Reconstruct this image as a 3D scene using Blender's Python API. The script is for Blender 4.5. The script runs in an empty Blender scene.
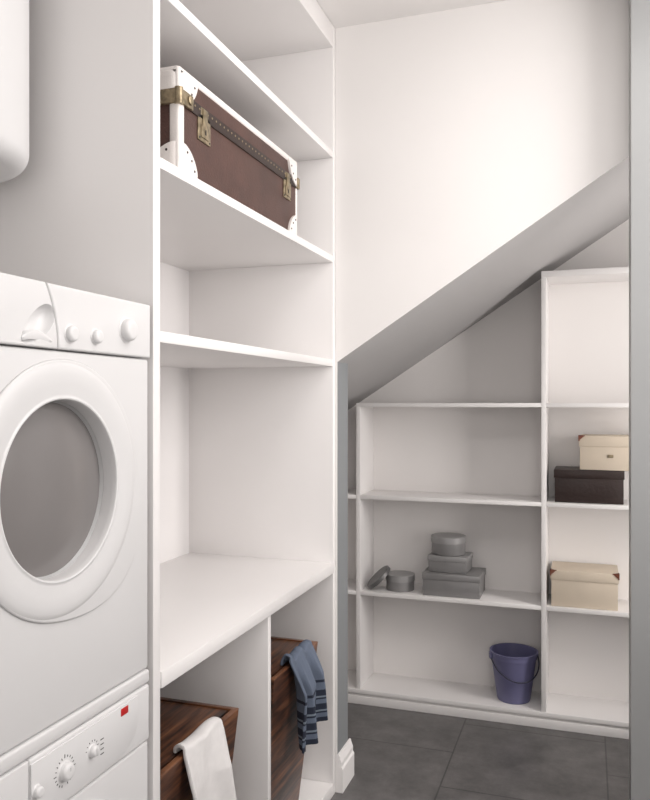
import bpy, bmesh, math, random
from mathutils import Vector, Matrix
random.seed(4)
C = bpy.context.scene.collection
scene = bpy.context.scene
scene.view_settings.view_transform = 'Standard'

# ------------------------------------------------------------ materials
def new_mat(name):
    m = bpy.data.materials.new(name); m.use_nodes = True
    return m, m.node_tree, m.node_tree.nodes['Principled BSDF']
def paint(name, col, rough=0.45, var=0.03, scale=6.0, bump=0.0, metal=0.0, bscale=200):
    m, nt, b = new_mat(name)
    n = nt.nodes.new('ShaderNodeTexNoise'); n.inputs['Scale'].default_value = scale
    n.inputs['Detail'].default_value = 4
    tc = nt.nodes.new('ShaderNodeTexCoord'); nt.links.new(tc.outputs['Object'], n.inputs['Vector'])
    r = nt.nodes.new('ShaderNodeValToRGB')
    r.color_ramp.elements[0].position = 0.3; r.color_ramp.elements[1].position = 0.7
    r.color_ramp.elements[0].color = tuple(c*(1-var) for c in col)+(1,)
    r.color_ramp.elements[1].color = tuple(min(1, c*(1+var)) for c in col)+(1,)
    nt.links.new(n.outputs['Fac'], r.inputs['Fac']); nt.links.new(r.outputs['Color'], b.inputs['Base Color'])
    b.inputs['Roughness'].default_value = rough; b.inputs['Metallic'].default_value = metal
    if bump:
        n2 = nt.nodes.new('ShaderNodeTexNoise'); n2.inputs['Scale'].default_value = bscale
        nt.links.new(tc.outputs['Object'], n2.inputs['Vector'])
        bp = nt.nodes.new('ShaderNodeBump'); bp.inputs['Strength'].default_value = bump
        bp.inputs['Distance'].default_value = 0.002
        nt.links.new(n2.outputs['Fac'], bp.inputs['Height']); nt.links.new(bp.outputs['Normal'], b.inputs['Normal'])
    return m
M_wall = paint('wall_paint', (0.84, 0.82, 0.805), 0.8, 0.008, 3)
M_alc = paint('alcove_paint', (0.80, 0.775, 0.76), 0.8, 0.006, 3)
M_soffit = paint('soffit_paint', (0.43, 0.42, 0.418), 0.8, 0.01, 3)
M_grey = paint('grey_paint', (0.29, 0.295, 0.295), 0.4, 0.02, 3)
M_pier = paint('blue_grey_jamb', (0.22, 0.232, 0.24), 0.5, 0.02, 3)  # jamb face of the stair wall, darker and bluer than its front
M_lam = paint('white_laminate', (0.84, 0.82, 0.81), 0.4, 0.006, 4)
M_lamb = paint('white_laminate_dull', (0.80, 0.78, 0.775), 0.5, 0.006, 4)
M_enamel = paint('white_enamel', (0.69, 0.685, 0.685), 0.38, 0.005, 4)
M_plast = paint('white_plastic', (0.72, 0.715, 0.715), 0.38, 0.005, 4)
M_pointer = paint('mid_grey_plastic', (0.5, 0.5, 0.5), 0.4, 0.01, 4)  # plain mid-grey of the knob pointer
M_gasket = paint('grey_gasket', (0.45, 0.45, 0.45), 0.5, 0.02, 8)
M_glass = paint('smoked_glass', (0.205, 0.192, 0.188), 0.18, 0.04, 5)
M_red = paint('red_display', (0.5, 0.02, 0.02), 0.3, 0.02, 5)
M_black = paint('black_print', (0.03, 0.03, 0.03), 0.5, 0.02, 5)
M_leather = paint('brown_leather', (0.075, 0.034, 0.026), 0.5, 0.22, 12, 0.6)
M_dleather = paint('dark_brown_strap', (0.03, 0.016, 0.012), 0.5, 0.15, 15, 0.4)
M_wleather = paint('white_leather', (0.82, 0.78, 0.75), 0.5, 0.05, 15, 0.3)
M_brass = paint('aged_brass', (0.32, 0.26, 0.17), 0.38, 0.4, 60, 0, 0.75)
M_beige = paint('beige_card', (0.62, 0.535, 0.43), 0.7, 0.03, 10)
M_brown = paint('reddish_brown_leather', (0.15, 0.045, 0.025), 0.5, 0.1, 20)
M_choc = paint('dark_brown_card', (0.022, 0.011, 0.009), 0.42, 0.15, 10, 0.6, 0, 60)
M_tin = paint('grey_metal', (0.27, 0.265, 0.265), 0.42, 0.05, 10, 0, 0.3)
M_tinl = paint('light_grey_metal', (0.33, 0.325, 0.325), 0.42, 0.05, 10, 0, 0.3)
M_tind = paint('dark_grey_metal', (0.15, 0.147, 0.147), 0.4, 0.05, 10, 0, 0.4)
M_bucket = paint('violet_blue_plastic', (0.15, 0.147, 0.27), 0.45, 0.04, 10)
M_bucketd = paint('dark_blue_plastic', (0.02, 0.02, 0.045), 0.4, 0.04, 10)
M_towel = paint('white_terry', (0.80, 0.78, 0.77), 0.95, 0.03, 40, 0.9, 0, 500)

def wood(name, sc):
    m, nt, b = new_mat(name)
    tc = nt.nodes.new('ShaderNodeTexCoord'); mp = nt.nodes.new('ShaderNodeMapping')
    mp.inputs['Scale'].default_value = sc
    nt.links.new(tc.outputs['Object'], mp.inputs['Vector'])
    n = nt.nodes.new('ShaderNodeTexNoise'); n.inputs['Scale'].default_value = 3.6
    n.inputs['Detail'].default_value = 8; n.inputs['Distortion'].default_value = 0.5; n.inputs['Roughness'].default_value = 0.6
    nt.links.new(mp.outputs['Vector'], n.inputs['Vector'])
    r = nt.nodes.new('ShaderNodeValToRGB'); e = r.color_ramp.elements
    e[0].position = 0.38; e[0].color = (0.013, 0.006, 0.004, 1)
    e[1].position = 0.66; e[1].color = (0.21, 0.088, 0.040, 1)
    k = e.new(0.5); k.color = (0.085, 0.033, 0.017, 1)
    nt.links.new(n.outputs['Fac'], r.inputs['Fac']); nt.links.new(r.outputs['Color'], b.inputs['Base Color'])
    b.inputs['Roughness'].default_value = 0.32
    return m
M_wood = wood('dark_zebra_wood', (1.0, 1.0, 14))
M_woodt = wood('dark_zebra_wood_lid', (14, 1.0, 1.0))

def tiles():
    m, nt, b = new_mat('grey_floor_tile')
    tc = nt.nodes.new('ShaderNodeTexCoord')
    sp = nt.nodes.new('ShaderNodeSeparateXYZ'); cb = nt.nodes.new('ShaderNodeCombineXYZ')
    nt.links.new(tc.outputs['Object'], sp.inputs[0])
    nt.links.new(sp.outputs['Y'], cb.inputs['X']); nt.links.new(sp.outputs['X'], cb.inputs['Y'])
    mp = nt.nodes.new('ShaderNodeMapping')
    mp.inputs['Location'].default_value = (-3.42+0.64*12, 1.206+0.64*3, 0)
    nt.links.new(cb.outputs[0], mp.inputs['Vector'])
    br = nt.nodes.new('ShaderNodeTexBrick')
    br.offset = 0.5; br.squash = 1.0
    br.inputs['Scale'].default_value = 1.0
    br.inputs['Brick Width'].default_value = 0.64; br.inputs['Row Height'].default_value = 0.64
    br.inputs['Mortar Size'].default_value = 0.0035; br.inputs['Mortar Smooth'].default_value = 0.1
    br.inputs['Color1'].default_value = (1, 1, 1, 1); br.inputs['Color2'].default_value = (0.92, 0.92, 0.92, 1)
    br.inputs['Mortar'].default_value = (0.5, 0.5, 0.5, 1)
    nt.links.new(mp.outputs['Vector'], br.inputs['Vector'])
    n = nt.nodes.new('ShaderNodeTexNoise'); n.inputs['Scale'].default_value = 6; n.inputs['Detail'].default_value = 10
    n.inputs['Roughness'].default_value = 0.75
    nt.links.new(tc.outputs['Object'], n.inputs['Vector'])
    r = nt.nodes.new('ShaderNodeValToRGB')
    r.color_ramp.elements[0].position = 0.33; r.color_ramp.elements[0].color = (0.082, 0.079, 0.078, 1)
    r.color_ramp.elements[1].position = 0.68; r.color_ramp.elements[1].color = (0.17, 0.163, 0.16, 1)
    nt.links.new(n.outputs['Fac'], r.inputs['Fac'])
    mx = nt.nodes.new('ShaderNodeMix'); mx.data_type = 'RGBA'; mx.blend_type = 'MULTIPLY'; mx.inputs[0].default_value = 1
    nt.links.new(r.outputs['Color'], mx.inputs[6]); nt.links.new(br.outputs['Color'], mx.inputs[7])
    nt.links.new(mx.outputs[2], b.inputs['Base Color'])
    b.inputs['Roughness'].default_value = 0.42
    return m
M_tile = tiles()

def striped():
    m, nt, b = new_mat('blue_striped_knit')
    tc = nt.nodes.new('ShaderNodeTexCoord'); sp = nt.nodes.new('ShaderNodeSeparateXYZ')
    nt.links.new(tc.outputs['UV'], sp.inputs['Vector'])
    r = nt.nodes.new('ShaderNodeValToRGB'); r.color_ramp.interpolation = 'CONSTANT'
    blue = (0.135, 0.165, 0.225, 1); dark = (0.022, 0.028, 0.048, 1); lt = (0.20, 0.24, 0.29, 1)
    stops = [(0.0, blue), (0.50, dark), (0.53, blue), (0.62, dark), (0.69, lt), (0.71, dark), (0.73, blue),
             (0.78, dark), (0.85, lt), (0.87, dark), (0.89, blue), (0.94, dark)]
    e = r.color_ramp.elements
    e[0].position = 0; e[0].color = blue; e[1].position = stops[1][0]; e[1].color = stops[1][1]
    for p, c in stops[2:]:
        k = e.new(p); k.color = c
    nt.links.new(sp.outputs['Y'], r.inputs['Fac']); nt.links.new(r.outputs['Color'], b.inputs['Base Color'])
    b.inputs['Roughness'].default_value = 0.95
    n2 = nt.nodes.new('ShaderNodeTexNoise'); n2.inputs['Scale'].default_value = 350
    nt.links.new(tc.outputs['Object'], n2.inputs['Vector'])
    bp = nt.nodes.new('ShaderNodeBump'); bp.inputs['Strength'].default_value = 0.6; bp.inputs['Distance'].default_value = 0.002
    nt.links.new(n2.outputs['Fac'], bp.inputs['Height']); nt.links.new(bp.outputs['Normal'], b.inputs['Normal'])
    return m
M_knit = striped()

# ------------------------------------------------------------ helpers
WORLD = {}
def root(name, loc, label, category, group=None):
    e = bpy.data.objects.new(name, None); e.empty_display_size = 0.05
    e.location = loc; C.objects.link(e); WORLD[e.name] = Vector(loc)
    e['label'] = label; e['category'] = category
    if group: e['group'] = group
    return e
def finish(bm, name, mat, parent=None, smooth=False, structure=False, label=None):
    bmesh.ops.recalc_face_normals(bm, faces=bm.faces)
    me = bpy.data.meshes.new(name)
    xs = [v.co for v in bm.verts]
    c = Vector([(min(p[i] for p in xs)+max(p[i] for p in xs))/2 for i in range(3)]) if not structure else Vector((0, 0, 0))
    for v in bm.verts: v.co -= c
    bm.to_mesh(me); bm.free()
    o = bpy.data.objects.new(name, me); C.objects.link(o)
    for mm in (mat if isinstance(mat, (list, tuple)) else [mat]): me.materials.append(mm)
    WORLD[o.name] = c
    if parent:
        o.parent = parent; o.location = c - WORLD[parent.name]
    else:
        o.location = c
    if smooth:
        for p in me.polygons: p.use_smooth = True
        try:
            me.set_sharp_from_angle(angle=math.radians(35))
        except Exception: pass
    if structure: o['kind'] = 'structure'
    if label: o['label'] = label
    return o
def bm_box(bm, lo, hi, bevel=0.0, segs=2, M=None):
    t = bmesh.new()
    bmesh.ops.create_cube(t, size=1)
    for v in t.verts:
        v.co = Vector([lo[i]+(v.co[i]+0.5)*(hi[i]-lo[i]) for i in range(3)])
    if bevel: bmesh.ops.bevel(t, geom=t.edges[:], offset=bevel, segments=segs, affect='EDGES', profile=0.5)
    if M: t.transform(M)
    me = bpy.data.meshes.new('t'); t.to_mesh(me); t.free(); bm.from_mesh(me); bpy.data.meshes.remove(me)
def box(name, lo, hi, mat, parent=None, bevel=0.0, segs=2, M=None, **k):
    bm = bmesh.new(); bm_box(bm, lo, hi, bevel, segs, M)
    return finish(bm, name, mat, parent, smooth=bevel > 0, **k)
AX = {'Z': Matrix.Identity(4), 'X': Matrix(((0, 0, 1, 0), (1, 0, 0, 0), (0, 1, 0, 0), (0, 0, 0, 1)))}
def bm_lathe(bm, prof, origin, axis='Z', segs=64, M=None, sy=1.0):
    R = Matrix.Translation(Vector(origin)) @ (M if M else Matrix.Identity(4)) @ AX[axis]
    rings = []
    for r, h in prof:
        if r <= 1e-6: rings.append([bm.verts.new(R @ Vector((0, 0, h)))])
        else: rings.append([bm.verts.new(R @ Vector((r*math.cos(a), r*math.sin(a)*sy, h)))
                            for a in [2*math.pi*i/segs for i in range(segs)]])
    for a, b in zip(rings, rings[1:]):
        for i in range(segs):
            j = (i+1) % segs
            if len(a) == 1 and len(b) == 1: continue
            if len(a) == 1: bm.faces.new((a[0], b[i], b[j]))
            elif len(b) == 1: bm.faces.new((a[i], a[j], b[0]))
            else: bm.faces.new((a[i], a[j], b[j], b[i]))
def lathe(name, prof, origin, mat, parent=None, axis='Z', segs=64, M=None, **k):
    bm = bmesh.new(); bm_lathe(bm, prof, origin, axis, segs, M)
    return finish(bm, name, mat, parent, smooth=True, **k)
def bm_prism(bm, pts, lo, hi, plane, bevel=0, segs=2):
    t = bmesh.new()
    def P(p, d):
        if plane == 'XZ': return (p[0], d, p[1])
        if plane == 'YZ': return (d, p[0], p[1])
        return (p[0], p[1], d)
    a = [t.verts.new(P(p, lo)) for p in pts]; b = [t.verts.new(P(p, hi)) for p in pts]
    fa = t.faces.new(a); fb = t.faces.new(b[::-1])
    n = len(pts)
    for i in range(n): t.faces.new((a[i], b[i], b[(i+1) % n], a[(i+1) % n]))
    bmesh.ops.recalc_face_normals(t, faces=t.faces)
    if bevel:
        es = [e for e in fb.edges] + [e for e in fa.edges]
        bmesh.ops.bevel(t, geom=es, offset=bevel, segments=segs, affect='EDGES', profile=0.5)
    me = bpy.data.meshes.new('t'); t.to_mesh(me); t.free(); bm.from_mesh(me); bpy.data.meshes.remove(me)
def prism(name, pts, lo, hi, plane, mat, parent=None, bevel=0, smooth=False, segs=2, **k):
    bm = bmesh.new(); bm_prism(bm, pts, lo, hi, plane, bevel, segs)
    return finish(bm, name, mat, parent, smooth=smooth or bevel > 0, **k)
def boolean(o, bmc, op):
    me = bpy.data.meshes.new('cut')
    bmesh.ops.recalc_face_normals(bmc, faces=bmc.faces)
    bmc.to_mesh(me); bmc.free()
    c = bpy.data.objects.new('cut', me); C.objects.link(c)
    md = o.modifiers.new('b', 'BOOLEAN'); md.operation = op; md.object = c; md.solver = 'EXACT'
    bpy.context.view_layer.update()
    dg = bpy.context.evaluated_depsgraph_get()
    nm = bpy.data.meshes.new_from_object(o.evaluated_get(dg))
    o.modifiers.clear(); o.data = nm
    bpy.data.objects.remove(c)
    for p in nm.polygons: p.use_smooth = True
    try: nm.set_sharp_from_angle(angle=math.radians(35))
    except Exception: pass
def tube(name, pts, r, mat, parent, segs=10):
    bm = bmesh.new(); rings = []
    for i, p in enumerate(pts):
        p = Vector(p); a = Vector(pts[max(0, i-1)]); b = Vector(pts[min(len(pts)-1, i+1)])
        d = (b-a).normalized(); u = d.orthogonal().normalized()
        if i and rings:
            u = (pu - d*pu.dot(d)).normalized()
        pu = u; w = d.cross(u)
        rings.append([bm.verts.new(p+u*r*math.cos(t)+w*r*math.sin(t)) for t in [2*math.pi*k/segs for k in range(segs)]])
    for a, b in zip(rings, rings[1:]):
        for i in range(segs):
            j = (i+1) % segs; bm.faces.new((a[i], a[j], b[j], b[i]))
    bm.faces.new(rings[0][::-1]); bm.faces.new(rings[-1])
    return finish(bm, name, mat, parent, smooth=True)

# ------------------------------------------------------------ room
CEIL = 3.034
WF = 2.92; WB = 3.06; ALB = 4.08
X0, Z0, SL = -0.942, 1.709, 0.655
def sz(x): return Z0+SL*(x-X0)
XT = X0+(CEIL-Z0)/SL
box('floor', (-1.6, -1.5, -0.1), (1.4, 4.2, 0), M_tile, structure=True)
box('ceiling', (-1.75, -1.6, CEIL), (1.5, 4.2, CEIL+0.1), M_wall, structure=True)
box('wall_left', (-1.75, -1.6, 0), (-1.6, 4.2, CEIL), M_wall, structure=True)
box('wall_back', (-1.6, ALB, 0), (1.5, 4.2, CEIL), M_alc, structure=True)
box('wall_right', (1.4, -1.6, 0), (1.5, 4.08, CEIL), M_wall, structure=True)
box('wall_front', (-1.6, -1.6, 0), (1.4, -1.5, CEIL), M_wall, structure=True)
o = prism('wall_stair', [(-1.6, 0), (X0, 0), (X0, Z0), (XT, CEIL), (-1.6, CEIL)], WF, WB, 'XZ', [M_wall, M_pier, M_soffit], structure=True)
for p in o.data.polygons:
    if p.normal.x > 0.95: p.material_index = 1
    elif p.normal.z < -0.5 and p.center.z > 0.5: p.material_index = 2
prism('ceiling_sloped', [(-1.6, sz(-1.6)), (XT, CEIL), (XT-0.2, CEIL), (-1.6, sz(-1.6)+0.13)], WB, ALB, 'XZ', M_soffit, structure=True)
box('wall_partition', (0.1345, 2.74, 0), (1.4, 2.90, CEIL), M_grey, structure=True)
def baseprof(h, d):
    return [(0, 0), (d, 0), (d, h*0.62), (d*0.75, h*0.68), (d*0.75, h*0.8), (d*0.45, h*0.92), (d*0.3, h), (0, h)]
bm = bmesh.new()
t = [(X0+a, b) for a, b in baseprof(0.15, 0.022)]
bm_prism(bm, t, WF, WB+0.02, 'XZ')
finish(bm, 'baseboard_left', M_lam, structure=True)

# ------------------------------------------------------------ left shelving unit
XF = -0.95; XB = -1.598
u = root('shelving_unit', (-1.27, 2.24, 0), 'tall white laminate shelving unit built against the wall beside the washers', 'shelving unit')
B = 0.0015
box('side_panel', (XB, 1.561, 0), (XF, 1.592, CEIL-0.002), M_lam, u, B)
box('side_panel', (XB, 2.888, 0), (XF, 2.917, CEIL-0.002), M_lam, u, B)
box('back_panel', (XB, 1.592, 0.05), (XB+0.012, 2.888, CEIL-0.002), M_lamb, u)
for z0, z1 in ((2.510, 2.535), (2.099, 2.125), (1.690, 1.717)):
    box('shelf', (XB+0.012, 1.592, z0), (XF, 2.888, z1), M_lam, u, B)
box('top_panel', (XB+0.012, 1.592, 2.945), (XF, 2.888, CEIL-0.002), M_lam, u, B)
box('worktop', (XB+0.012, 1.592, 0.878), (XF+0.004, 2.888, 0.917), M_lam, u, B)
box('base_shelf', (XB+0.012, 1.592, 0.0), (XF, 2.888, 0.05), M_lam, u, B)
box('divider', (XB+0.012, 2.246, 0.05), (XF-0.004, 2.270, 0.878), M_lam, u, B)

# ------------------------------------------------------------ back shelving
YF = 3.81; YB = ALB-0.002
b = root('shelving_unit', (-0.2, 3.94, 0), 'grey-white open shelving fitted under the sloped stair ceiling', 'shelving unit')
box('plinth', (-1.59, YF+0.015, 0), (0.9, YB, 0.055), M_lam, b)
bm = bmesh.new(); bm_box(bm, (-1.59, YF, 0), (0.9, YF+0.015, 0.042), 0.002); bm_box(bm, (-1.59, YF+0.005, 0.042), (0.9, YF+0.015, 0.055), 0.002)
finish(bm, 'plinth_moulding', M_lam, b, smooth=True)
box('base_shelf', (-1.59, YF-0.004, 0.056), (0.9, YB, 0.077), M_lam, b, B)
D1 = (-1.117-0.011, -1.117+0.011); D2 = (-0.211, -0.1885); D3 = (0.66, 0.68)
def panel(d, top):
    box('upright', (d[0], YF, 0.077), (d[1], YB-0.01, top), M_lam, b, B)
panel(D1, 1.525); panel(D2, 2.143); panel(D3, 2.143)
box('back_panel', (-1.59, YB-0.01, 0.077), (D1[0], YB, 1.24), M_alc, b)
box('back_panel', (D1[0], YB-0.01, 0.077), (D2[1], YB, 1.535), M_alc, b)
box('back_panel', (D2[1], YB-0.01, 0.077), (D3[1], YB, 2.143), M_alc, b)
for z in (0.58, 1.073, 1.545):
    segs = [(D1[1], D2[0]), (D2[1], D3[0])]
    if z < 1.5: segs.append((-1.59, D1[0]))
    if z > 1.5: segs[0] = (D1[0], D2[0])
    for s in segs:
        box('shelf', (s[0], YF, z-0.02), (s[1], YB-0.01, z), M_lam, b, B)
box('shelf', (D2[0], YF, 2.143), (D3[1], YB, 2.172), M_lam, b, B)

# ------------------------------------------------------------ washers
def washer(z0, z1, label, upper):
    w = root('washing_machine', (-1.25, 1.242, z0), label, 'washing machine')
    Y0, Y1 = 0.942, 1.540
    pz = z1-0.122 if upper else z1-0.16
    zc = pz-0.266
    cy = 1.231
    body = box('body', (-1.55, Y0, z0), (XF, Y1, pz-0.003), M_enamel, w, 0.006, 3)
    bmc = bmesh.new()
    bm_lathe(bmc, [(0, -0.05), (0.190, -0.05), (0.190, 0.1), (0, 0.1)], (XF, cy, zc), 'X', 64)
    boolean(body, bmc, 'DIFFERENCE')
    if upper:
        box('top_cover', (-1.55, Y0, z1-0.02), (XF-0.03, Y1, z1), M_enamel, w, 0.006, 3)
        ptop = z1-0.001
    else:
        box('top_cover', (-1.55, Y0, z1-0.03), (XF+0.004, Y1, z1), M_enamel, w, 0.006, 3)
        ptop = z1-0.0325
    ys = 1.215 if upper else 1.135
    if upper:
        pts = [(ys+0.0025, pz)]
        for i in range(1, 9):
            s = i/8; pts.append((ys+0.0025-0.035*s*s, pz+(ptop-pz)*s))
        pts = pts+[(Y1, ptop), (Y1, pz)]
        prism('control_panel', pts, XF-0.0295, XF+0.006, 'YZ', M_plast, w, 0.005, segs=4)
    else:
        box('control_panel', (-1.54, ys+0.003, pz), (XF+0.004, Y1, ptop), M_plast, w, 0.007, 4)
    pts = [(Y0, pz), (ys, pz)]
    if upper:
        for i in range(1, 9):
            s = i/8; pts.append((ys-0.035*s*s, pz+(ptop-pz)*s))
    else:
        pts.append((ys, ptop))
    pts.append((Y0, ptop))
    dr = prism('detergent_drawer', pts, XF-0.0285 if upper else -1.50, XF+0.006, 'YZ', M_plast, w, 0.0035, segs=3)
    if upper:
        t = bmesh.new(); N = 48; q = []
        cyq = ys-0.056; czq = pz+0.040; an = math.radians(38)
        for i in range(N):
            a = 2*math.pi*i/N
            e1 = 0.054*math.cos(a); e2 = 0.024*math.sin(a)*(1+0.25*math.cos(a))
            q.append((e1*math.cos(an)-e2*math.sin(an), e1*math.sin(an)+e2*math.cos(an)))
        layers = []
        for d, s in ((0.03, 1.03), (0.0065, 1.03), (0.0045, 0.985), (0.0005, 0.93), (-0.005, 0.82), (-0.009, 0.66), (-0.0115, 0.45), (-0.0125, 0.2)):
            layers.append([t.verts.new((XF+d, cyq+p[0]*s+(1-s)*0.006, czq+p[1]*s+(1-s)*0.012)) for p in q])
        for a_, b_ in zip(layers, layers[1:]):
            for i in range(N): t.faces.new((a_[i], a_[(i+1) % N], b_[(i+1) % N], b_[i]))
        t.faces.new(layers[0]); t.faces.new(layers[-1][::-1])
        boolean(dr, t, 'DIFFERENCE')
        g = bmesh.new(); rows = []
        for i in range(21):
            s = i/20
            y = ys-0.100+0.080*s; z = pz+0.012+0.004*math.sin(math.pi*s)
            hgt = 0.004+0.012*math.sin(math.pi*s)**0.7
            rows.append([g.verts.new(p) for p in ((XF-0.008, y, z-0.003), (XF+0.0055, y, z-0.003), (XF+0.0078, y, z+hgt*0.3), (XF+0.0068, y, z+hgt*0.75), (XF+0.002, y, z+hgt), (XF-0.008, y, z+hgt*0.8))])
        for a_, b_ in zip(rows, rows[1:]):
            for i in range(6): g.faces.new((a_[i], a_[(i+1) % 6], b_[(i+1) % 6], b_[i]))
        g.faces.new(rows[0]); g.faces.new(rows[-1][::-1])
        finish(g, 'drawer_handle', M_plast, dr, smooth=True)
    else:
        box('drawer_handle', (XF-0.005, ys-0.13, pz+0.02), (XF+0.013, ys-0.03, pz+0.045), M_plast, dr, 0.005, 3)
    def knob(y, z, r, d, grip=False, dot=True):
        pr = [(r*1.22, 0), (r*1.22, 0.0015), (r*1.10, 0.0025), (r*1.02, 0.003)]
        for i in range(9):
            a = math.pi/2*i/8
            pr.append((r*(0.55+0.45*math.cos(a)), d*0.55+d*0.45*math.sin(a)))
        pr.append((0, d*1.02))
        k = lathe('knob', pr, (XF+0.005, y, z), M_plast, w, 'X', 40)
        if grip:
            box('grip', (XF+0.005+d-0.003, y-r*0.20, z-r*0.7), (XF+0.005+d+0.004, y+r*0.20, z+r*0.7), M_plast, k, 0.0025, 3)
        elif dot:
            box('pointer', (XF+0.005+d-0.001, y-0.0007, z+r*0.1), (XF+0.005+d+0.0006, y+0.0007, z+r*0.5), M_pointer, k)
        return k
    if upper:
        knob(1.251, pz+0.031, 0.0155, 0.013, dot=False); knob(1.332, pz+0.032, 0.0140, 0.013, dot=False)
        knob(1.442, pz+0.055, 0.0235, 0.020, dot=False)
    else:
        pp = [(1.141, pz+0.008), (1.40, pz+0.008)]
        for i in range(1, 13):
            a = math.pi/2*i/12
            pp.append((1.40+0.088*math.sin(a), pz+0.068-0.060*math.cos(a)))
        pp += [(1.488, ptop-0.010), (1.141, ptop-0.010)]
        prism('dial_plate', pp, XF+0.002, XF+0.0062, 'YZ', M_plast, w, 0.0012, segs=2)
        k1 = knob(1.234, pz+0.065, 0.0165, 0.015); k2 = knob(1.320, pz+0.067, 0.0115, 0.013, True)
        knob(1.154, pz+0.064, 0.0105, 0.013, dot=False)
        def mark(Mx, lo, hi, par):
            bm = bmesh.new(); bm_box(bm, lo, hi, M=Mx); finish(bm, 'dial_mark', M_black, par)
        for i in range(20):
            if i == 10: continue
            a = 2*math.pi*i/20
            Mx = Matrix.Translation((XF+0.0064, 1.234, pz+0.065)) @ Matrix.Rotation(a, 4, 'X')
            mark(Mx, (-0.0005, -0.0006, 0.025), (0.0005, 0.0006, 0.029 if i % 5 else 0.032), k1)
        for i in range(7):
            Mx = Matrix.Translation((XF+0.0064, 1.320, pz+0.067)) @ Matrix.Rotation(math.radians(-75+25*i), 4, 'X')
            mark(Mx, (-0.0005, -0.0005, 0.018), (0.0005, 0.0005, 0.0215), k2)
        for i in range(4):
            mark(None, (XF+0.0059, 1.348, pz+0.046+0.010*i), (XF+0.0066, 1.359, pz+0.0478+0.010*i), k2)
        box('display', (XF+0.002, 1.421, pz+0.096), (XF+0.0075, 1.448, pz+0.112), M_red, w, 0.001)
    ring = []
    R = 0.248
    for i in range(120):
        a = 2*math.pi*i/120
        d = max(0.0, math.cos(a-math.radians(-40)))**5
        rr = R*(1+0.19*d)
        ring.append((cy+0.008+rr*math.cos(a), zc+rr*math.sin(a)))
    pl = prism('door', ring, XF-0.002, XF+0.0055, 'YZ', M_enamel, w, 0.0045, segs=4)
    bmc = bmesh.new(); bm_lathe(bmc, [(0, -0.05), (0.189, -0.05), (0.189, 0.1), (0, 0.1)], (XF, cy, zc), 'X', 64)
    boolean(pl, bmc, 'DIFFERENCE')
    prof = [(0.1695, -0.034), (0.1700, -0.010), (0.1705, 0.0012), (0.1718, 0.0032), (0.1740, 0.0040), (0.1762, 0.0034),
            (0.1775, 0.0026), (0.1810, 0.0027), (0.2000, 0.0052), (0.2200, 0.0058), (0.2320, 0.0045), (0.2390, 0.0022), (0.2415, 0.0004), (0.2418, -0.002)]
    lathe('door_ring', prof, (XF+0.0045, cy+0.002, zc), M_enamel, pl, 'X', 128)
    lathe('gasket', [(0.160, -0.042), (0.1670, -0.033), (0.1705, -0.028), (0.1715, -0.042), (0.160, -0.042)], (XF+0.004, cy, zc), M_gasket, pl, 'X', 96)
    lathe('door_glass', [(0.1695, -0.031), (0.150, -0.0265), (0.12, -0.021), (0.08, -0.016), (0.04, -0.0135), (0, -0.0125)], (XF+0.0, cy, zc), M_glass, pl, 'X', 96)
washer(0.0, 0.942, 'white front-loading washer with dials standing on the floor under another machine', False)
washer(0.944, 1.772, 'white front-loading machine with round porthole stacked on another washer', True)

# ------------------------------------------------------------ water heater
hz = 2.065
h = root('water_heater', (-1.36, 1.292, hz), 'white rounded electric water heater hung above the washers', 'water heater')
prof = [(0, 0), (0.18, 0.0)]
for i in range(9):
    a = math.pi/2*i/8; prof.append((0.18+0.04*math.sin(a), 0.04-0.04*math.cos(a)))
for i in range(9):
    a = math.pi/2*i/8; prof.append((0.18+0.04*math.cos(a), 0.74+0.04*math.sin(a)))
prof.append((0, 0.78))
lathe('tank', prof, (-1.36, 1.292, hz), M_enamel, h, segs=96)
for z in (2.2, 2.65):
    box('wall_bracket', (-1.5995, 1.21, z), (-1.55, 1.37, z+0.05), M_enamel, h, 0.003)
for y in (1.22, 1.30):
    tube('pipe', [(-1.47, y, hz+0.005), (-1.47, y, 1.773)], 0.009, M_tinl, h)

# ------------------------------------------------------------ trunk
T = root('travel_trunk', (-1.22, 2.18, 2.125), 'vintage brown leather trunk with white leather corners and brass latches', 'trunk')
tx0, tx1, ty0, ty1, tz0, tz1 = -1.46, -0.992, 1.752, 2.598, 2.127, 2.41
split = 2.333
box('trunk_body', (tx0, ty0, tz0), (tx1, ty1, split-0.001), M_leather, T, 0.010, 3)
box('trunk_lid', (tx0, ty0, split+0.001), (tx1, ty1, tz1), M_leather, T, 0.010, 3)
bm = bmesh.new(); w = 0.019; e = 0.003
for x in (tx0, tx1):
    sx = 1 if x == tx1 else -1
    a, c = sorted((x+sx*e, x-sx*w))
    bm_box(bm, (a, ty0, tz1-w), (c, ty1, tz1+e), 0.006, 3)
    bm_box(bm, (a, ty0, tz0-0.0015), (c, ty1, tz0+w*0.45), 0.002)
for y in (ty0, ty1):
    sy = 1 if y == ty1 else -1
    a, c = sorted((y+sy*e, y-sy*w))
    bm_box(bm, (tx0, a, tz1-w), (tx1, c, tz1+e), 0.006, 3)
    bm_box(bm, (tx0, a, tz0-0.0015), (tx1, c, tz0+w*0.45), 0.002)
    for x in (tx0, tx1):
        sx = 1 if x == tx1 else -1
        wd = 0.028 if y == ty0 else 0.014
        p, q = sorted((x+sx*e, x-sx*wd)); r_, s_ = sorted((y+sy*e, y-sy*wd))
        bm_box(bm, (p, r_, tz0), (q, s_, tz1), 0.008, 3)
finish(bm, 'binding', M_wleather, T, smooth=True)
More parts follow.
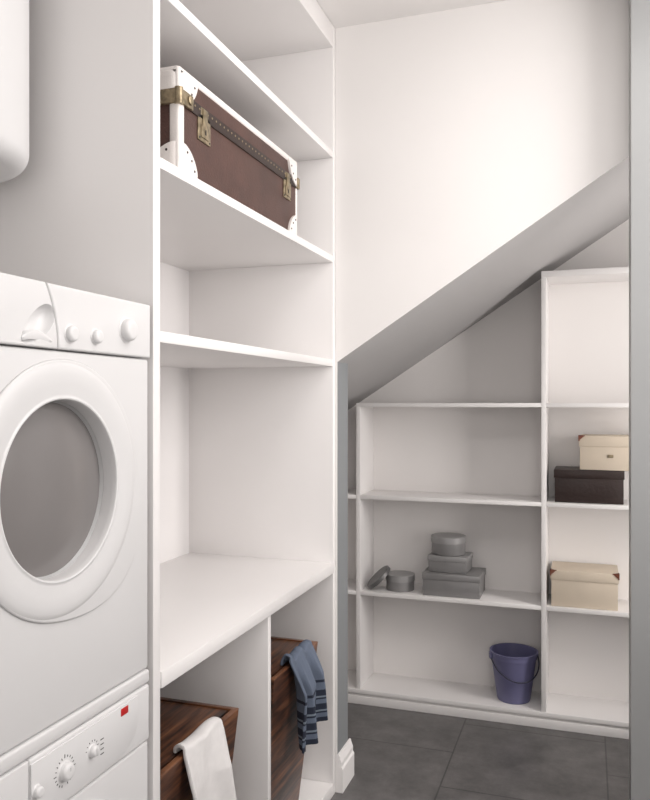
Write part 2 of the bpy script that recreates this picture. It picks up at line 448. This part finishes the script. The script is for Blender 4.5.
def rivet(p, ax, r=0.0035, par=None, nm='rivet', mat=None):
    Mx = {'X': AX['X'], '-Y': Matrix.Rotation(math.radians(90), 4, 'X')}[ax]
    t = bmesh.new(); bm_lathe(t, [(r, 0), (r*0.8, r*0.4), (0, r*0.6)], (0, 0, 0), 'Z', 10); t.transform(Matrix.Translation(p) @ Mx)
    return finish(t, nm, mat or M_dleather, par, smooth=True)
for x in (tx0, tx1):
    for y in (ty0, ty1):
        for z in (tz0, tz1):
            g = 0.008
            o = box('corner_patch', (tx0-g, ty0-g, tz0-0.0015), (tx1+g, ty1+g, tz1+g), M_wleather, T, 0.032, 6)
            s = bmesh.new(); bmesh.ops.create_uvsphere(s, u_segments=40, v_segments=24, radius=0.092)
            for v in s.verts: v.co += Vector((x, y, z))
            boolean(o, s, 'INTERSECT')
            if x == tx1:
                sy = 1 if y == ty0 else -1; s_ = 1 if z == tz0 else -1
                for a in (24, 45, 66):
                    rr = 0.077; ca, sa = math.cos(math.radians(a)), math.sin(math.radians(a))
                    rivet((tx1+g, y+sy*rr*ca, z+s_*rr*sa), 'X', par=o)
                    if y == ty0: rivet((tx1-rr*ca, y-g, z+s_*rr*sa), '-Y', par=o)
box('seam_strip', (tx1-0.004, ty0+0.03, split-0.018), (tx1+0.004, ty1-0.016, split+0.016), M_dleather, T, 0.0015)
n = 30
for i in range(n): rivet((tx1+0.004, ty0+0.08+(ty1-ty0-0.13)*i/(n-1), split+0.004), 'X', 0.003, par=T, nm='stud', mat=M_brass)
for y in (ty0, ty1):
    sy = 1 if y == ty1 else -1; ln = 0.062 if y == ty0 else 0.014
    bm = bmesh.new(); a, c = sorted((y+sy*0.009, y-sy*ln))
    bm_box(bm, (tx1-0.01, a, split-0.018), (tx1+0.010, c, split+0.020), 0.003)
    a, c = sorted((y+sy*0.010, y-sy*0.01))
    bm_box(bm, (tx1-0.090, a, split-0.018), (tx1+0.009, c, split+0.020), 0.003)
    if y == ty0:
        bm_lathe(bm, [(0, -0.020), (0.011, -0.020), (0.011, 0.022), (0, 0.022)], (tx1+0.001, y-0.001, split), 'Z', 16)
        bm_lathe(bm, [(0.012, 0), (0.012, 0.004), (0.009, 0.006), (0, 0.006)], (tx1+0.010, y+0.042, split+0.002), 'X', 20)
    finish(bm, 'corner_clamp', M_brass, T, smooth=True)
for yc, hw in ((1.886, 0.036), (2.500, 0.034)):
    bm = bmesh.new()
    bm_box(bm, (tx1, yc-hw, split-0.078), (tx1+0.004, yc+hw, split-0.008), 0.0018)
    bm_box(bm, (tx1, yc-0.022, split-0.008), (tx1+0.0045, yc+0.022, split+0.014), 0.002)
    lt = finish(bm, 'latch', M_brass, T, smooth=True)
    bm = bmesh.new()
    bm_box(bm, (tx1+0.004, yc-0.013, split-0.050), (tx1+0.008, yc+0.013, split+0.010), 0.002)
    bm_box(bm, (tx1+0.004, yc-0.022, split-0.068), (tx1+0.007, yc+0.022, split-0.034), 0.002)
    finish(bm, 'hasp', M_brass, lt, smooth=True)
    box('keyhole', (tx1+0.0075, yc-0.002, split-0.058), (tx1+0.0086, yc+0.002, split-0.044), M_black, lt)
    for dy in (-0.029, 0.029):
        for dz in (-0.071, -0.015):
            rivet((tx1+0.004, yc+dy, split+dz), 'X', 0.003, par=lt, nm='rivet', mat=M_black)

# ------------------------------------------------------------ hampers
def hamper(y0, y1, label, zt=0.65):
    xf, xb, zb = -0.962, -1.40, 0.051
    hp = root('laundry_hamper', ((xf+xb)/2, (y0+y1)/2, zb), label, 'laundry hamper', 'wooden hampers under the worktop')
    bm = bmesh.new()
    def rect(x0, x1, ya, yb, z): return [bm.verts.new((x0, ya, z)), bm.verts.new((x1, ya, z)), bm.verts.new((x1, yb, z)), bm.verts.new((x0, yb, z))]
    t = 0.018; k = 0.07
    ob = rect(xb+k, xf-k, y0+k, y1-k*0.3, zb); ot = rect(xb, xf, y0, y1, zt)
    it = rect(xb+t, xf-t, y0+t, y1-t, zt); ib = rect(xb+k+t, xf-k-t, y0+k+t, y1-k*0.3-t, zb+0.02)
    bm.faces.new(ob); bm.faces.new(ib)
    for a, c in ((ob, ot), (ot, it), (it, ib)):
        for i in range(4): bm.faces.new((a[i], a[(i+1) % 4], c[(i+1) % 4], c[i]))
    bmesh.ops.recalc_face_normals(bm, faces=bm.faces)
    bmesh.ops.bevel(bm, geom=[e for e in bm.edges], offset=0.0015, segments=1, affect='EDGES')
    finish(bm, 'basket_body', M_wood, hp, smooth=True)
    box('lid', (xb+t+0.001, y0+t+0.001, zt-0.018), (xf-t-0.008, y1-t-0.001, zt-0.003), M_woodt, hp, 0.002)
hamper(1.615, 2.050, 'dark zebra-wood tapered hamper with a white towel over its rim', 0.66)
hamper(2.315, 2.745, 'dark zebra-wood tapered hamper with striped blue clothing over its rim')

def drape(name, y0, y1, rimx, rimz, lin, lout, mat, label, cat, folds, amp, thick, skew=0.0, seed=0, narrow=0.0, slant=0.03):
    rnd = random.Random(seed)
    nu, nv = 70, 90
    r = 0.014
    xi = rimx-2*r-0.006; xo = rimx+0.010
    L = lin+math.pi*r+lout
    bm = bmesh.new(); uvl = bm.loops.layers.uv.new('UVMap')
    grid = []
    ph = [rnd.uniform(0, 6.28) for _ in range(4)]
    for j in range(nv+1):
        s = L*j/nv; row = []
        for i in range(nu+1):
            f = i/nu
            if s < lin: px, pz = xi, rimz-(lin-s); ox = -1
            elif s < lin+math.pi*r:
                a = (s-lin)/r; hw = (xo-xi)/2
                px, pz = (xi+xo)/2-hw*math.cos(a), rimz+0.012*math.sin(a)+0.004; ox = 1
            else:
                d = s-lin-math.pi*r; px, pz = xo, rimz-d; ox = 1
            out = max(0, s-lin-math.pi*r)
            k = min(1, out/0.10)
            wv = (math.sin(folds*f*6.28+ph[0]+out*3)+0.5*math.sin(folds*1.9*f*6.28+ph[1]-out*5)+0.1*math.sin(folds*3*f*6.28+out*14))
            if ox > 0: px += amp*k*(wv+1.5)
            if s >= lin: pz += 0.5*amp*(1-k)*(wv+1.2)*min(1, (s-lin)/0.02)
            pz += 0.002*math.sin(f*9+ph[2]) - out*slant*math.sin(f*3.1+ph[3])
            ff = f+0.02*math.sin(folds*f*12+ph[2])*k
            mid = (y0+y1)/2; half = (y1-y0)/2*(1-narrow*min(1, out/0.25))
            half *= 0.86+0.14*min(1, s/0.06)
            py = mid+(ff*2-1)*half+skew*out+0.010*math.sin(out*17+ph[1])*k
            v = bm.verts.new((px, py, pz)); row.append(v)
        grid.append(row)
    for j in range(nv):
        for i in range(nu):
            fc = bm.faces.new((grid[j][i], grid[j][i+1], grid[j+1][i+1], grid[j+1][i]))
            for lp, (a, c) in zip(fc.loops, ((i, j), (i+1, j), (i+1, j+1), (i, j+1))): lp[uvl].uv = (a/nu, c/nv)
    me = bpy.data.meshes.new(name)
    bm.to_mesh(me); bm.free()
    o = bpy.data.objects.new(name, me); C.objects.link(o); me.materials.append(mat)
    for p in me.polygons: p.use_smooth = True
    md = o.modifiers.new('s', 'SOLIDIFY'); md.thickness = thick; md.offset = 1
    md2 = o.modifiers.new('ss', 'SUBSURF'); md2.levels = 1; md2.render_levels = 1
    o['label'] = label; o['category'] = cat
    return o
drape('towel', 1.715, 1.925, -0.962, 0.662, 0.004, 0.42, M_towel, 'white terry towel hanging over the hamper rim', 'towel', 1.1, 0.010, 0.010, 0.16, 3, 0.0)
drape('striped_garment', 2.435, 2.655, -0.962, 0.652, 0.004, 0.285, M_knit, 'blue striped knitted garment hanging over the hamper rim', 'clothing', 2.1, 0.018, 0.009, 0.20, 8, 0.06, -0.10)

# ------------------------------------------------------------ boxes on back shelves
def lidded(name, x0, x1, y0, y1, z, h, lidh, mat, label, cat, rot=0, trim=None, handle=None, lidmat=None, group=None):
    cx, cy = (x0+x1)/2, (y0+y1)/2
    r = root(name, (cx, cy, z), label, cat, group)
    Mx = Matrix.Translation((cx, cy, 0)) @ Matrix.Rotation(math.radians(rot), 4, 'Z') @ Matrix.Translation((-cx, -cy, 0))
    z += 0.001
    box('box_body', (x0+0.004, y0+0.004, z), (x1-0.004, y1-0.004, z+h-0.004), mat, r, 0.002, 2, Mx)
    lid = box('lid', (x0, y0, z+h-lidh), (x1, y1, z+h), lidmat or mat, r, 0.0025, 2, Mx)
    if trim:
        s = 0.028
        for (x, sx) in ((x0, 1), (x1, -1)):
            bm = bmesh.new()
            bm_prism(bm, [(x-sx*0.002, z+h+0.002), (x+sx*s, z+h+0.002), (x-sx*0.002, z+h-s*0.9)], y0-0.003, y0+0.004, 'XZ')
            bm_prism(bm, [(x-sx*0.002, y0-0.002), (x+sx*s, y0-0.002), (x-sx*0.002, y0+s)], z+h-0.002, z+h+0.002, 'XY')
            bm_prism(bm, [(y0-0.002, z+h+0.002), (y0+s, z+h+0.002), (y0-0.002, z+h-s*0.9)], *sorted((x-sx*0.0025, x+sx*0.004)), 'YZ')
            bm.transform(Mx); finish(bm, 'corner_guard', trim, r)
    if handle:
        bm = bmesh.new(); c = (x0+x1)/2; zz = z+(h-lidh)*0.6
        bm_box(bm, (c-0.013, y0-0.0, zz-0.007), (c+0.013, y0+0.006, zz+0.007), 0.002)
        bm.transform(Mx); finish(bm, 'label_holder', handle, r, smooth=True)
    return r
G1 = 'grey boxes stacked on the shelf'
lidded('storage_box', -0.79, -0.50, 3.83, 4.05, 0.58, 0.112, 0.032, M_tin, 'flat grey rectangular gift box at the bottom of a stack', 'box', 0, None, None, M_tin, G1)
lidded('storage_box', -0.765, -0.565, 3.86, 4.02, 0.694, 0.082, 0.028, M_tin, 'small grey rectangular box in the middle of a stack', 'box', -3, None, None, M_tinl, G1)
def roundbox(x, y, z, r, h, label, lid=True, group=None):
    q = root('round_box', (x, y, z), label, 'box', group)
    z += 0.0015
    lathe('box_body', [(0, 0), (r-0.004, 0), (r-0.003, 0.002), (r-0.003, h-0.004), (r-0.006, h-0.004), (r-0.006, 0.006), (0, 0.006)], (x, y, z), M_tin, q)
    if lid: lathe('lid', [(r, h-0.032), (r, h-0.002), (r-0.002, h), (0, h), (0, h-0.003), (r-0.003, h-0.003), (r-0.003, h-0.032), (r, h-0.032)], (x, y, z), M_tinl, q)
    return q
roundbox(-0.675, 3.94, 0.778, 0.088, 0.090, 'round grey lidded box on top of the stack', True, G1)
rb = roundbox(-0.922, 3.92, 0.58, 0.075, 0.080, 'open round grey box with its lid leaning against it')
Ml = Matrix.Rotation(math.radians(20), 4, 'Z') @ Matrix.Rotation(math.radians(-44), 4, 'Y')
o = lathe('lid', [(0, 0), (0.072, 0), (0.076, 0.003), (0.076, 0.020), (0.073, 0.020), (0.073, 0.004), (0, 0.004)], (-1.036, 3.885, 0.645), M_tind, rb, 'Z', 64, Ml @ Matrix.Rotation(math.pi, 4, 'X'))
zm = min(v.co.z for v in o.data.vertices)+WORLD[o.name].z; o.location.z += 0.5815-zm
lidded('storage_box', -0.17, 0.135, 3.825, 4.05, 0.58, 0.170, 0.045, M_beige, 'beige lidded storage box with brown leather corners', 'box', 0, M_brown, None)
lidded('storage_box', -0.155, 0.16, 3.835, 4.05, 1.073, 0.155, 0.04, M_choc, 'dark brown lidded storage box under a beige box', 'box', 0, None, None)
lidded('storage_box', -0.035, 0.245, 3.83, 4.03, 1.230, 0.160, 0.05, M_beige, 'beige lidded box with brown corners on a dark box', 'box', -4, M_brown, M_brass)

# bucket
bx, by, bz = -0.35, 3.935, 0.078
k = root('bucket', (bx, by, bz), 'violet-blue plastic bucket with handle on the bottom shelf', 'bucket')
H = 0.240
prof = [(0, 0), (0.078, 0), (0.080, 0.004), (0.082, 0.012), (0.109, H-0.03), (0.113, H-0.03), (0.114, H-0.008), (0.118, H-0.006), (0.118, H), (0.110, H), (0.1055, H-0.03), (0.079, 0.012), (0, 0.01)]
lathe('bucket_body', prof, (bx, by, bz), M_bucket, k, segs=72)
RZ = Matrix.Rotation(math.radians(25), 3, 'Z')
pts = []
for i in range(25):
    a = math.pi*i/24
    p = RZ @ Vector((0.120*math.cos(a), -0.116*math.sin(a)**0.9, 0))
    pts.append((bx+p.x, by+p.y, bz+H-0.022-0.100*math.sin(a)))
tube('handle', pts, 0.0034, M_bucketd, k)
for s in (-1, 1):
    Mx = Matrix.Translation((bx, by, 0)) @ RZ.to_4x4()
    box('handle_lug', (s*0.117-0.006, -0.014, bz+H-0.036), (s*0.117+0.006, 0.014, bz+H-0.004), M_bucket, k, 0.002, 2, Mx)

# ------------------------------------------------------------ lights
def area(name, loc, target, sx, sy, p, col):
    l = bpy.data.lights.new(name, 'AREA'); l.shape = 'RECTANGLE'; l.size = sx; l.size_y = sy; l.energy = p; l.color = col
    o = bpy.data.objects.new(name, l); o.location = loc
    o.rotation_euler = (Vector(target)-Vector(loc)).to_track_quat('-Z', 'Y').to_euler(); C.objects.link(o); return o
WARM = (1, 0.96, 0.94)
area('side_fill', (1.15, 1.85, 2.2), (-1.2, 2.2, 1.6), 1.2, 1.4, 37, WARM)  # added fill, no fixture: brightens the shelving interior, keeps the side panel grey
area('ceiling_light', (0.2, 1.7, 3.0), (0.2, 1.7, 0), 1.0, 0.8, 14, WARM)
area('rear_fill', (0.3, -1.4, 1.7), (0.0, 3, 1.7), 2.0, 2.2, 22, (1, 0.975, 0.965))  # added soft fill behind the camera; no window is built there
area('alcove_fill', (1.0, 3.14, 1.5), (-0.9, 4.05, 1.45), 0.3, 1.7, 20, (1, 0.95, 0.92))  # unseen fill added behind the partition to brighten the stair recess
w = bpy.data.worlds.new('world'); scene.world = w; w.use_nodes = True
w.node_tree.nodes['Background'].inputs[0].default_value = (0.9, 0.92, 1, 1)
w.node_tree.nodes['Background'].inputs[1].default_value = 0.3

# ------------------------------------------------------------ camera
cam = bpy.data.cameras.new('camera'); co = bpy.data.objects.new('camera', cam); C.objects.link(co)
cam.sensor_fit = 'HORIZONTAL'; cam.sensor_width = 36; cam.lens = 36*773/650; cam.shift_y = 2/650
cam.clip_start = 0.02
co.location = (0, 0, 1.55); co.rotation_euler = (math.radians(90), 0, math.radians(18.8))
scene.camera = co
